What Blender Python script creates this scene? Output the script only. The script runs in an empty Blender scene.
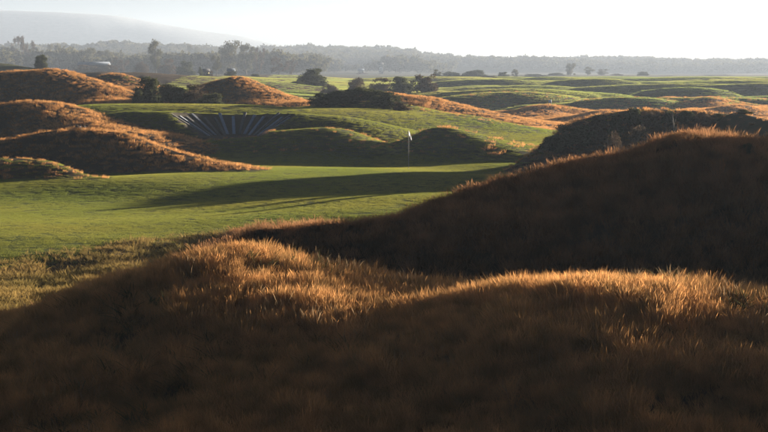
import bpy, bmesh, math, random
import numpy as np
from mathutils import Vector, Matrix, Quaternion

R = math.radians
random.seed(7)
rng = np.random.default_rng(11)
scene = bpy.context.scene
col = scene.collection

# ------------------------------------------------------------------ camera
CAM_Z = 7.0
FPX = 1540.0                      # focal length in photograph pixels (768 wide)
V_HOR = 72.0                      # horizon row in the photograph
PITCH = math.atan((216 - V_HOR) / FPX)
cam_d = bpy.data.cameras.new('camera')
cam_d.sensor_width = 36.0
cam_d.lens = 36.0 * FPX / 768.0
cam_d.clip_start = 0.2
cam_d.clip_end = 12000
cam = bpy.data.objects.new('camera', cam_d)
cam.location = (0, 0, CAM_Z)
cam.rotation_euler = (math.pi / 2 - PITCH, 0, 0)
col.objects.link(cam)
scene.camera = cam

# ------------------------------------------------------------------ sky, sun, exposure
SUN_AZ = 48.0                     # degrees to the right of the view direction (+Y)
SUN_EL = 6.0
world = bpy.data.worlds.new('World')
scene.world = world
world.use_nodes = True
wn = world.node_tree.nodes
wl = world.node_tree.links
wn.clear()
sky = wn.new('ShaderNodeTexSky')
sky.sky_type = 'NISHITA'
sky.sun_disc = False
sky.sun_elevation = R(SUN_EL)
sky.sun_rotation = R(SUN_AZ)
sky.dust_density = 1.2
sky.air_density = 0.4
bg = wn.new('ShaderNodeBackground')
bg.inputs['Strength'].default_value = 0.02
wo = wn.new('ShaderNodeOutputWorld')
wl.new(sky.outputs[0], bg.inputs[0])
wl.new(bg.outputs[0], wo.inputs[0])

sun_d = bpy.data.lights.new('sun', 'SUN')
sun_d.energy = 5.0
sun_d.angle = R(0.5)
sun_d.color = (1.0, 0.86, 0.70)
sun = bpy.data.objects.new('sun', sun_d)
sdir = Vector((math.sin(R(SUN_AZ)) * math.cos(R(SUN_EL)), math.cos(R(SUN_AZ)) * math.cos(R(SUN_EL)), math.sin(R(SUN_EL))))
sun.rotation_euler = sdir.to_track_quat('Z', 'Y').to_euler()
sun.location = sdir * 400
col.objects.link(sun)

scene.view_settings.view_transform = 'Standard'
scene.view_settings.look = 'None'
scene.view_settings.gamma = 1.0
scene.view_settings.exposure = 2.45
scene.view_settings.use_curve_mapping = False
scene.cycles.use_denoising = True
scene.cycles.max_bounces = 6
scene.cycles.diffuse_bounces = 0
scene.cycles.transmission_bounces = 3
scene.cycles.transparent_max_bounces = 6
scene.cycles.volume_bounces = 0

# ------------------------------------------------------------------ helpers
cp, sp = math.cos(PITCH), math.sin(PITCH)

def at(u, v, y):
    """world point on the ray through photograph pixel (u, v) at distance y along the view"""
    dx = (u - 384.0) / FPX
    dz = (216.0 - v) / FPX
    wy = cp + dz * sp
    wz = -sp + dz * cp
    return (dx / wy * y, y, CAM_Z + wz / wy * y)

def tag(o, label=None, cat=None, group=None, kind=None):
    if label: o['label'] = label
    if cat: o['category'] = cat
    if group: o['group'] = group
    if kind: o['kind'] = kind
    return o

def mesh_obj(name, me, parent=None, mat=None):
    o = bpy.data.objects.new(name, me)
    col.objects.link(o)
    if parent: o.parent = parent
    if mat and not me.materials: me.materials.append(mat)
    return o

def empty(name, loc, rz=0.0):
    o = bpy.data.objects.new(name, None)
    col.objects.link(o)
    o.location = loc
    o.rotation_euler = (0, 0, rz)
    o.empty_display_size = 0.3
    return o

def np_mesh(name, verts, faces, mat=None, smooth=False):
    """verts (n,3); faces (m,k) array with k = 3 or 4"""
    verts = np.asarray(verts, dtype=np.float32)
    faces = np.asarray(faces, dtype=np.int32)
    me = bpy.data.meshes.new(name)
    k = faces.shape[1]
    me.vertices.add(len(verts))
    me.vertices.foreach_set('co', verts.ravel())
    me.loops.add(faces.size)
    me.loops.foreach_set('vertex_index', faces.ravel())
    me.polygons.add(len(faces))
    me.polygons.foreach_set('loop_start', np.arange(0, faces.size, k, dtype=np.int32))
    me.polygons.foreach_set('loop_total', np.full(len(faces), k, dtype=np.int32))
    if smooth:
        me.polygons.foreach_set('use_smooth', np.ones(len(faces), dtype=bool))
    me.update(calc_edges=True)
    if mat: me.materials.append(mat)
    return me

def smooth01(a, b, x):
    t = np.clip((x - a) / (b - a), 0, 1)
    return t * t * (3 - 2 * t)

_lat = rng.random((256, 256))
def vnoise(x, y, seed=0):
    x = x + seed * 17.31; y = y + seed * 9.73
    xi = np.floor(x).astype(int); yi = np.floor(y).astype(int)
    fx = x - xi; fy = y - yi
    fx = fx * fx * (3 - 2 * fx); fy = fy * fy * (3 - 2 * fy)
    a = _lat[yi & 255, xi & 255]; b = _lat[yi & 255, (xi + 1) & 255]
    c = _lat[(yi + 1) & 255, xi & 255]; d = _lat[(yi + 1) & 255, (xi + 1) & 255]
    return (a * (1 - fx) + b * fx) * (1 - fy) + (c * (1 - fx) + d * fx) * fy - 0.5

def fbm(x, y, octaves=4, seed=0):
    s = 0; a = 1.0
    for o in range(octaves):
        s = s + a * vnoise(x * 2 ** o, y * 2 ** o, seed + o)
        a *= 0.5
    return s

# ------------------------------------------------------------------ node material helpers
def new_mat(name):
    m = bpy.data.materials.new(name)
    m.use_nodes = True
    nt = m.node_tree
    nt.nodes.clear()
    out = nt.nodes.new('ShaderNodeOutputMaterial')
    return m, nt, out

def N(nt, t, **kw):
    n = nt.nodes.new(t)
    for k, v in kw.items():
        setattr(n, k, v)
    return n

def ramp(nt, fac, stops):
    r = nt.nodes.new('ShaderNodeValToRGB')
    els = r.color_ramp.elements
    els[0].position = stops[0][0]; els[0].color = (*stops[0][1], 1)
    els[1].position = stops[-1][0]; els[1].color = (*stops[-1][1], 1)
    for p, c in stops[1:-1]:
        e = els.new(p); e.color = (*c, 1)
    if fac is not None: nt.links.new(fac, r.inputs[0])
    return r

def mixc(nt, fac, a, b, mode='MIX'):
    m = nt.nodes.new('ShaderNodeMix')
    m.data_type = 'RGBA'
    m.blend_type = mode
    for sock, val in ((m.inputs[0], fac), (m.inputs[6], a), (m.inputs[7], b)):
        if hasattr(val, 'links') or isinstance(val, bpy.types.NodeSocket):
            nt.links.new(val, sock)
        elif isinstance(val, (int, float)):
            sock.default_value = val
        else:
            sock.default_value = (*val, 1)
    return m.outputs[2]

def noise(nt, scale, detail=4, rough=0.55, vec=None):
    n = nt.nodes.new('ShaderNodeTexNoise')
    n.inputs['Scale'].default_value = scale
    n.inputs['Detail'].default_value = detail
    n.inputs['Roughness'].default_value = rough
    if vec is not None: nt.links.new(vec, n.inputs['Vector'])
    return n.outputs[0]

def plain_mat(name, c1, c2, scale=3.0, rough=0.8, bump=0.0, spec=0.2, metallic=0.0):
    m, nt, out = new_mat(name)
    b = N(nt, 'ShaderNodeBsdfPrincipled')
    tc = N(nt, 'ShaderNodeTexCoord')
    oi = N(nt, 'ShaderNodeObjectInfo')
    nz = noise(nt, scale, 5, 0.6, tc.outputs['Object'])
    r = ramp(nt, nz, [(0.3, c1), (0.7, c2)])
    hs = N(nt, 'ShaderNodeHueSaturation')
    mr = N(nt, 'ShaderNodeMapRange')
    mr.inputs['To Min'].default_value = 0.75
    mr.inputs['To Max'].default_value = 1.25
    nt.links.new(oi.outputs['Random'], mr.inputs['Value'])
    nt.links.new(mr.outputs[0], hs.inputs['Value'])
    nt.links.new(r.outputs[0], hs.inputs['Color'])
    nt.links.new(hs.outputs[0], b.inputs['Base Color'])
    b.inputs['Roughness'].default_value = rough
    b.inputs['Metallic'].default_value = metallic
    b.inputs['Specular IOR Level'].default_value = spec
    if bump:
        bp = N(nt, 'ShaderNodeBump')
        bp.inputs['Strength'].default_value = bump
        bp.inputs['Distance'].default_value = 0.02
        nt.links.new(nz, bp.inputs['Height'])
        nt.links.new(bp.outputs[0], b.inputs['Normal'])
    nt.links.new(b.outputs[0], out.inputs[0])
    return m

def foliage_mat(name, stops, transl=0.3, big=0.0, big_stops=None, isl=0.30, inst=0.26, tipw=0.46):
    """leaves and blades: diffuse + translucent, colour varied per instance and along the blade ('tip' attribute)"""
    m, nt, out = new_mat(name)
    oi = N(nt, 'ShaderNodeObjectInfo')
    geo = N(nt, 'ShaderNodeNewGeometry')
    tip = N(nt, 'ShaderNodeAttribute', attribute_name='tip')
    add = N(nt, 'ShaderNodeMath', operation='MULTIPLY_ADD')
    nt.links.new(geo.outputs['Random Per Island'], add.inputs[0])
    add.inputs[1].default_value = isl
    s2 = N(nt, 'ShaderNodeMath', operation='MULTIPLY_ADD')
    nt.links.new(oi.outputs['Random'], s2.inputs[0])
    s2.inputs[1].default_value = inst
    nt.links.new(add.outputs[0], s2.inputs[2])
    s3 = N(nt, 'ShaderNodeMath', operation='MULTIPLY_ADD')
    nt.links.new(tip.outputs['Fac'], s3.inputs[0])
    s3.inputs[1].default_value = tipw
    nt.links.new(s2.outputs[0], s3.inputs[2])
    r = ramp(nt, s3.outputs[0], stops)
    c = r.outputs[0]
    if big_stops:
        nz = noise(nt, big, 3, 0.5, geo.outputs['Position'])
        r2 = ramp(nt, nz, [(0.35, big_stops[0]), (0.65, big_stops[1])])
        c = mixc(nt, 1.0, c, r2.outputs[0], 'MULTIPLY')
    d = N(nt, 'ShaderNodeBsdfDiffuse')
    t = N(nt, 'ShaderNodeBsdfTranslucent')
    mx = N(nt, 'ShaderNodeMixShader')
    mx.inputs[0].default_value = transl
    nt.links.new(c, d.inputs['Color'])
    nt.links.new(c, t.inputs['Color'])
    nt.links.new(d.outputs[0], mx.inputs[1])
    nt.links.new(t.outputs[0], mx.inputs[2])
    nt.links.new(mx.outputs[0], out.inputs[0])
    return m

# ------------------------------------------------------------------ terrain heights
FEATURES = []  # far ridges, trees and buildings pushed back along the camera's line of sight
def ridge(pts, wf, wb, dune=0.0, rough=0.0, gh=0.0, power=1.0, px=True, sharp=0.0, smooth=False):
    P = []
    for p in pts:
        w = p[3] if len(p) > 3 else 1.0
        if px:
            x, y, z = at(*p[:3])
            P.append((x, y, z - gh, w))
        else:
            P.append((*p[:3], w))
    P = np.array(P)
    # resample as a Catmull-Rom curve, so crest lines bend softly
    Q = np.vstack([2 * P[0] - P[1], P, 2 * P[-1] - P[-2]])
    C = []
    for i in range(1, len(Q) - 2):
        for k in range(4):
            t = k / 4
            a, b, c, d = Q[i - 1], Q[i], Q[i + 1], Q[i + 2]
            C.append(0.5 * ((2 * b) + (c - a) * t + (2 * a - 5 * b + 4 * c - d) * t * t + (3 * b - a - 3 * c + d) * t ** 3))
    C.append(P[-1])
    P = np.array(C)
    FEATURES.append(dict(P=P, wf=wf, wb=wb, dune=dune, rough=rough, power=power, sharp=sharp, smooth=smooth))

# camera dune (photographer stands here)
ridge([(-20, -6, 4.6), (-6, 0, 5.2), (0, 0.5, 5.3), (6, 0, 5.2), (24, -4, 5.0)], 14, 17, dune=1, px=False)
# foreground dune crest
ridge([(-260, 425, 33), (-120, 372, 35), (0, 321, 36), (60, 297, 36), (130, 269, 35.5), (190, 250, 35), (235, 243, 34.5),
       (300, 257, 34), (370, 279, 33), (440, 291, 32), (500, 286, 31.2), (560, 278, 30.6), (640, 271, 30.2),
       (700, 276, 30), (768, 288, 29.6), (860, 300, 29), (960, 320, 28)], 11, 8, dune=1, gh=0.26, power=1.0)
# ridge out of frame, right, that shades the lower foreground
ridge([(25, 68, 5.4), (22, 62, 5.95), (20.6, 58.6, 6.6), (20.9, 57.4, 6.5), (21.5, 56.8, 6.28), (22.3, 55.9, 6.2), (23.9, 54.2, 5.99), (25.0, 52.9, 5.75), (25.9, 52.0, 5.73), (27.1, 50.6, 5.95), (27.8, 49.9, 6.05), (28.5, 49.0, 6.0), (29.5, 47.9, 5.8), (30.2, 47.1, 5.8), (31.4, 45.7, 6.4), (34, 42.5, 6.9), (40, 36, 7.0), (48, 22, 6.8)], 4.5, 5, dune=1, px=False, smooth=True)
# right dune: low toe, long shoulder, broad top
ridge([(243, 227, 47, 0.12), (256, 217, 47.3, 0.3), (300, 217, 47.6, 0.4), (350, 218, 48, 0.5), (400, 209, 48.5, 0.7), (440, 199, 49),
       (500, 182, 50), (560, 164, 51), (600, 151, 51.5), (640, 138, 52), (672, 128, 52.3), (692, 125, 52.5), (716, 128, 53), (742, 137, 53),
       (770, 140, 53.5), (850, 150, 54), (950, 158, 55)], 11, 8, dune=1, gh=0.35, power=0.9)
# scrub dune on the right
ridge([(546, 143, 112, 0.4), (563, 127, 115, 0.6), (585, 117, 117, 0.8), (610, 111, 117), (640, 107, 116), (670, 107, 115), (700, 109, 114), (735, 114, 113), (770, 122, 113), (860, 118, 116)],
      11, 4.5, dune=0.7, rough=0.5, gh=0.2)
ridge([(27, 87, 2.7, 0.7), (27.5, 95, 3.0), (27, 103, 3.6), (25, 110, 4.1)], 5, 5, dune=0.45, rough=0.6, px=False)  # unseen ridge behind the right dune, shaped to cast the shadow on the green
# left: small lit spur in front of the dark mound
ridge([(-80, 155, 100), (0, 156, 101), (30, 158, 101), (52, 161, 100, 0.7), (70, 168, 98.5, 0.4), (90, 175, 97, 0.25)], 8, 4, dune=0.6, gh=0.12)
# left: dark mound with the lit rim
ridge([(-120, 136, 112), (0, 139, 112), (45, 131, 112), (82, 127, 111), (120, 131, 110), (160, 146, 108.5), (200, 156, 107, 0.7), (235, 163, 106, 0.4)],
      5.5, 7, dune=1.0, gh=0.15, power=0.8, sharp=0.75)
# left: mound with the orange cap
ridge([(-110, 104, 138), (-30, 102, 138), (5, 99, 138), (30, 97, 138), (50, 99, 137), (75, 109, 135), (100, 118, 132), (118, 126, 129)],
      13, 12, dune=1, gh=0.3)
# left: long back mound
ridge([(-110, 78, 182), (-40, 73, 182), (0, 71, 181), (35, 68, 180), (60, 67, 179), (82, 75, 177), (105, 82, 175), (126, 90, 173), (134, 97, 171)],
      20, 16, dune=1, gh=0.3)
# left, behind
ridge([(84, 82, 232), (103, 73, 232), (120, 73, 231), (138, 86, 228)], 16, 16, dune=0.7, gh=0.2)
ridge([(110, 72, 358), (150, 73, 358), (190, 77, 350), (215, 80, 342)], 36, 36, dune=0.8)
ridge([(-60, 62, 358), (0, 63, 358), (20, 66, 358), (60, 72, 358)], 25, 25, rough=0.6)
# centre: rounded mound, right side lit
ridge([(186, 96, 190), (200, 86, 191), (216, 79, 192), (235, 76, 192), (250, 81, 190), (270, 91, 187), (293, 101, 183)], 17, 13, dune=1, gh=0.25)
# bank behind the bunker
ridge([(120, 104, 158), (180, 104, 158), (240, 105, 157), (300, 108, 156), (330, 108, 158)], 27, 30, rough=0.9)
ridge([(140, 111, 138), (185, 112, 137.5), (240, 112, 137.5), (295, 113, 137.5), (325, 116, 138, 0.7)], 7.5, 20, rough=0.9)
# centre: brown ended ridge
ridge([(258, 132, 131), (295, 129, 131), (322, 127, 131), (338, 129, 130, 0.75), (356, 137, 128, 0.5), (374, 147, 125, 0.3)], 9, 9, dune=0.3, rough=0.45)
# centre: bush dune
ridge([(308, 108, 164), (335, 102, 166), (360, 100, 166), (390, 103, 165), (412, 109, 162), (430, 114, 160)], 17, 15, dune=0.3, rough=0.8)
# centre right: dark flank under a lit rim
ridge([(430, 128, 131, 0.4), (440, 126, 129.5, 0.75), (455, 129, 128), (472, 135, 126.5), (492, 142, 125), (515, 149, 123, 0.7), (540, 155, 121.5, 0.4)], 6.5, 10, dune=0.3, rough=0.6, gh=0.05, sharp=0.7)
# reddish dunes further back
ridge([(380, 92, 196), (400, 94, 196), (422, 97, 195), (447, 105, 192), (470, 113, 188), (500, 119, 182), (530, 124, 176)], 20, 15, dune=1, gh=0.1)
ridge([(440, 104, 215), (470, 112, 212), (510, 120, 205), (545, 126, 198)], 10, 10, dune=1)
ridge([(510, 114, 240), (528, 107, 240), (548, 105, 240), (563, 108, 239), (578, 115, 236)], 20, 14, dune=0.9)
ridge([(570, 118, 212), (590, 112, 212), (612, 110, 212), (645, 113, 212)], 16, 14, dune=0.9)
ridge([(625, 107, 288), (648, 101, 288), (668, 97.5, 288), (686, 101, 285), (700, 107, 280)], 22, 14, dune=0.8)
ridge([(676, 105, 268), (692, 100, 268), (707, 97, 268), (722, 99, 267), (742, 107, 264)], 20, 14, dune=0.8)
ridge([(712, 110, 240), (730, 105.5, 240), (748, 106, 240), (775, 113, 238), (800, 118, 236)], 18, 14, dune=0.8)
# rolling fairways far right
ridge([(418, 93, 311), (450, 91, 311), (475, 93, 308), (505, 101, 299), (535, 109, 288)], 26, 26, rough=0.2)
ridge([(405, 84, 466), (440, 83, 466), (470, 82, 463), (505, 87, 450), (545, 94, 435)], 34, 30, rough=0.2)
ridge([(430, 77, 652), (480, 77, 652), (510, 81, 636), (560, 88, 606)], 40, 36, rough=0.15)
ridge([(560, 92, 404), (590, 88, 404), (620, 89, 398), (660, 95, 381)], 26, 22, rough=0.1)
ridge([(600, 82, 652), (640, 82, 652), (680, 87, 629), (720, 92, 590)], 34, 34, rough=0.1)
ridge([(520, 80, 776), (570, 79, 776), (620, 82, 760)], 40, 40, rough=0.3)
# small mounds between the far fairways
_mr = random.Random(5)
for _i in range(46):
    _y = 262 + 430 * _mr.random() ** 1.1
    _u = _mr.uniform(425, 790)
    _x = (_u - 384) / FPX * _y
    _h = min(float(np.interp(_y, [240, 275, 310, 360, 450, 620, 800, 1090], [-0.2, 0.3, 1.0, 1.7, 2.3, 3.3, 4.0, 4.6])) + _mr.uniform(1.2, 3.2), 7 - 4.8 * _y / 1540)
    _l = _mr.uniform(6, 16) * (0.6 + _y / 600)
    _a = _mr.uniform(-0.5, 0.5)
    ridge([(_x - _l, _y - _a * _l, _h - 0.5, 0.6), (_x - _l * 0.3, _y, _h), (_x + _l * 0.4, _y, _h), (_x + _l, _y + _a * _l, _h - 0.6, 0.6)], _mr.uniform(9, 20) * (0.6 + _y / 700), _mr.uniform(9, 18) * (0.6 + _y / 700),
          rough=_mr.choice([0.0, 0.1, 0.3, 0.6]), dune=_mr.choice([0, 0, 0, 0.3]), px=False)
# far right brown ridge
ridge([(610, 84, 1024), (640, 81, 1024), (668, 79.5, 1024), (692, 81, 1024), (712, 79, 1016), (735, 84, 1008), (770, 90, 978), (830, 92, 962)], 60, 60, dune=0.5, rough=0.6)
# wooded ridge (ground; the trees add about 12 m)
ridge([(-500, 58, 2171), (-200, 58, 2171), (0, 57, 2171), (120, 56, 2202), (250, 57, 2233), (330, 59, 2264), (420, 64, 2326), (520, 68, 2388), (560, 65, 2388), (680, 67, 2419), (790, 70, 2481), (1100, 72, 2558), (1400, 72, 2558)],
      750, 900, rough=1)
# far mountain, left
ridge([(-900, 36, 4100), (-600, 26, 4100), (-300, 17, 4150), (-60, 11, 4180), (30, 11, 4180), (90, 14, 4180), (140, 20, 4180), (190, 28, 4150), (240, 38, 4100), (300, 49, 4030), (420, 62, 3950)],
      800, 520, rough=1)

BX, BY0, BZ0, BR0, BR1, BZ1 = -13.2, 136.0, 1.35, 2.5, 5.9, 3.42     # timber-faced bunker bowl

def base_height(x, y):
    zb = np.interp(y, [-40, 0, 20, 30, 45, 56, 66, 120, 131, 150, 178, 240, 275, 310, 360, 450, 620, 800, 1090, 1860, 5200],
                      [3, 3, 0.6, 0.6, -0.3, -0.5, 0.0, 0.0, 0.6, 0.7, 0.2, -0.2, 0.3, 1.0, 1.7, 2.3, 3.3, 4.0, 4.6, 5.0, 4.0])
    left = smooth01(0.02, -0.12, x / np.maximum(y, 20)) * smooth01(170, 300, y)
    zb = zb + left * np.interp(y, [0, 170, 260, 470, 930, 5000], [0, 0, 2.6, 2.4, 0.8, 0])
    # gentle rolling
    zb = zb + smooth01(62, 80, y) * smooth01(135, 115, y) * fbm(x / 12 + 2, y / 8, 1, 15) * 0.25
    far = smooth01(240, 330, y) * smooth01(1300, 900, y)
    zb = zb + far * (fbm(x / 70 + 3.1, y / 95 + 1.7, 2, 5) * 2.2)
    near = smooth01(58, 75, y) * smooth01(160, 120, y)
    zb = zb + near * fbm(x / 22, y / 15, 2, 9) * 0.95
    # putting surface is a slightly raised table; hollow in front of it
    zb = zb + 0.25 * np.exp(-(((x - 0.0) / 13) ** 2 + ((y - 110) / 9) ** 2))
    zb = zb - 0.45 * np.exp(-(((x + 6) / 12) ** 2 + ((y - 92) / 6) ** 2))
    return zb

def terrain(x, y, want_masks=False):
    x = np.asarray(x, dtype=float); y = np.asarray(y, dtype=float)
    zb = base_height(x, y)
    z = zb.copy()
    t = x / np.maximum(y, 15)
    # base ground cover
    dune = 0.85 * smooth01(62.5, 56.5, y + fbm(x / 5, y / 5, 3, 3) * 2.5 - 1.1 * np.clip(x + 14, -6, 8)) 
    rough = 0.35 * smooth01(122, 136, y)
    stripes = smooth01(0.02, 0.25, fbm(x / 60 + 8, y / 45, 3, 21))
    farl = smooth01(0.015, -0.03, t) * smooth01(170, 230, y)
    rough = np.maximum(rough * smooth01(300, 230, y), np.maximum(0.55 * farl, stripes * smooth01(240, 320, y) * 0.7))
    rough = np.maximum(rough, smooth01(930, 1100, y))
    dune = np.maximum(dune, 0.75 * farl * smooth01(-0.1, 0.2, fbm(x / 25, y / 40, 3, 31)) * smooth01(1200, 800, y))
    dune = np.maximum(dune, 0.9 * smooth01(-0.02, 0.03, t) * smooth01(150, 175, y) * smooth01(262, 236, y))
    for F in FEATURES:
        P = F['P']
        w = max(F['wf'], F['wb'])
        lo = P[:, :2].min(0) - w; hi = P[:, :2].max(0) + w
        sel = np.nonzero((x > lo[0]) & (x < hi[0]) & (y > lo[1]) & (y < hi[1]))
        if len(sel[0]) == 0: continue
        xs = x[sel]; ys = y[sel]
        bd = np.full(xs.shape, 1e18); bdy = np.zeros(xs.shape)
        sw = np.zeros(xs.shape); sz = np.zeros(xs.shape); sk = np.zeros(xs.shape); sy = np.zeros(xs.shape)
        eps = (0.07 * w) ** 2
        for i in range(len(P) - 1):
            a = P[i]; b = P[i + 1]
            ex, ey = b[0] - a[0], b[1] - a[1]
            L2 = ex * ex + ey * ey
            tt = np.clip(((xs - a[0]) * ex + (ys - a[1]) * ey) / L2, 0, 1)
            dx = xs - (a[0] + tt * ex); dy = ys - (a[1] + tt * ey)
            d2 = dx * dx + dy * dy
            bd = np.minimum(bd, d2)
            wt = 1.0 / (d2 + eps) ** 3
            sw += wt; sz += wt * (a[2] + tt * (b[2] - a[2])); sk += wt * (a[3] + tt * (b[3] - a[3])); sy += wt * dy
        bz = sz / sw; bw = sk / sw; bdy = sy / sw
        d = np.sqrt(bd)
        c = np.clip(bdy / np.maximum(d, 1e-6), -1, 1)
        ww = (F['wf'] + (F['wb'] - F['wf']) * (0.5 + 0.5 * c)) * bw
        if w < 60 and not F['smooth']:
            ww = ww * (1 + 0.18 * fbm(xs / (w * 0.7), ys / (w * 0.7), 2, 41))
        s = np.clip(d / ww, 0, 1)
        prof = (0.5 + 0.5 * np.cos(math.pi * s)) ** F['power']
        if F['sharp']:
            prof = prof * (1 - F['sharp']) + F['sharp'] * (1 - np.sqrt(s * s + 0.004) + 0.063) ** 1.25 * (s < 1)
            prof = np.clip(np.nan_to_num(prof), 0, 1)
        zbs = zb[sel]
        h = zbs + (bz - zbs) * prof
        k = 0.35 * np.minimum(1, prof * 4) * min(1.0, w / 12) + 1e-4
        zs = z[sel]
        tb = np.clip(0.5 + 0.5 * (h - zs) / k, 0, 1) * (prof > 0.002)
        z[sel] = zs * (1 - tb) + h * tb + k * tb * (1 - tb) * (prof > 0.002)
        mk = smooth01(0.03, 0.2, prof) * tb
        dune[sel] = dune[sel] * (1 - mk) + F['dune'] * mk
        rough[sel] = rough[sel] * (1 - mk) + F['rough'] * mk
    # bunker bowl
    dx = x - BX; dy = np.maximum(y - BY0, 0)
    r = np.hypot(dx, dy)
    front = smooth01(BY0 - 9, BY0 - 4, y)
    bowl = BZ0 + np.clip((r - BR0) / (BR1 - BR0), -0.0, 3) * (BZ1 - BZ0)
    inb = (y > BY0 - 9) & (y < BY0 + 8) & (bowl < z)
    z = np.where(inb, z * (1 - front) + bowl * front, z)
    sand = np.where(inb & (r < BR1), front, 0.0)
    # hummocks on the dunes
    hm = dune * smooth01(1000, 300, y)
    z = z + hm * (fbm(x / 2.6, y / 2.6, 3, 51) * np.where(x > 0.30 * y + 2, 0.0, np.where(y < 42, 0.13, np.where(y < 70, 0.4, 0.22))) + fbm(x / 9, y / 9, 2, 61) * 0.3 * smooth01(36, 60, y) * (x < 0.30 * y + 2))
    z = z + smooth01(1100, 2200, y) * fbm(x / 180, y / 180, 3, 71) * 6
    if want_masks:
        return z, dune, rough, sand
    return z

def ground_z(x, y):
    return float(terrain(np.array([x]), np.array([y]))[0])

# ------------------------------------------------------------------ ground sheet
def build_ground():
    ys = [-40.0]
    while ys[-1] < 5000:
        y = ys[-1]
        if y < 8: dy = 1.2
        elif y < 700: dy = 0.17 + 0.0042 * y
        else: dy = 0.014 * y
        ys.append(y + dy)
    ys = np.array(ys)
    ti = np.linspace(-0.30, 0.30, 620)
    to = 0.30 + (np.linspace(0, 1, 46)[1:] ** 1.7) * 0.75
    ts = np.concatenate([-to[::-1], ti, to])
    YY, TT = np.meshgrid(ys, ts, indexing='ij')
    XX = TT * (YY + 44)
    z, du, ro, sa = terrain(XX, YY, True)
    nr, nc = XX.shape
    V = np.stack([XX, YY, z], -1).reshape(-1, 3)
    idx = np.arange(nr * nc).reshape(nr, nc)
    F = np.stack([idx[:-1, :-1], idx[:-1, 1:], idx[1:, 1:], idx[1:, :-1]], -1).reshape(-1, 4)
    me = np_mesh('ground', V, F, None, True)
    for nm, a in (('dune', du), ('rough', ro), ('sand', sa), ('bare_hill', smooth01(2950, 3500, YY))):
        at_ = me.attributes.new(nm, 'FLOAT', 'POINT')
        at_.data.foreach_set('value', a.ravel().astype(np.float32))
    return me

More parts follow.
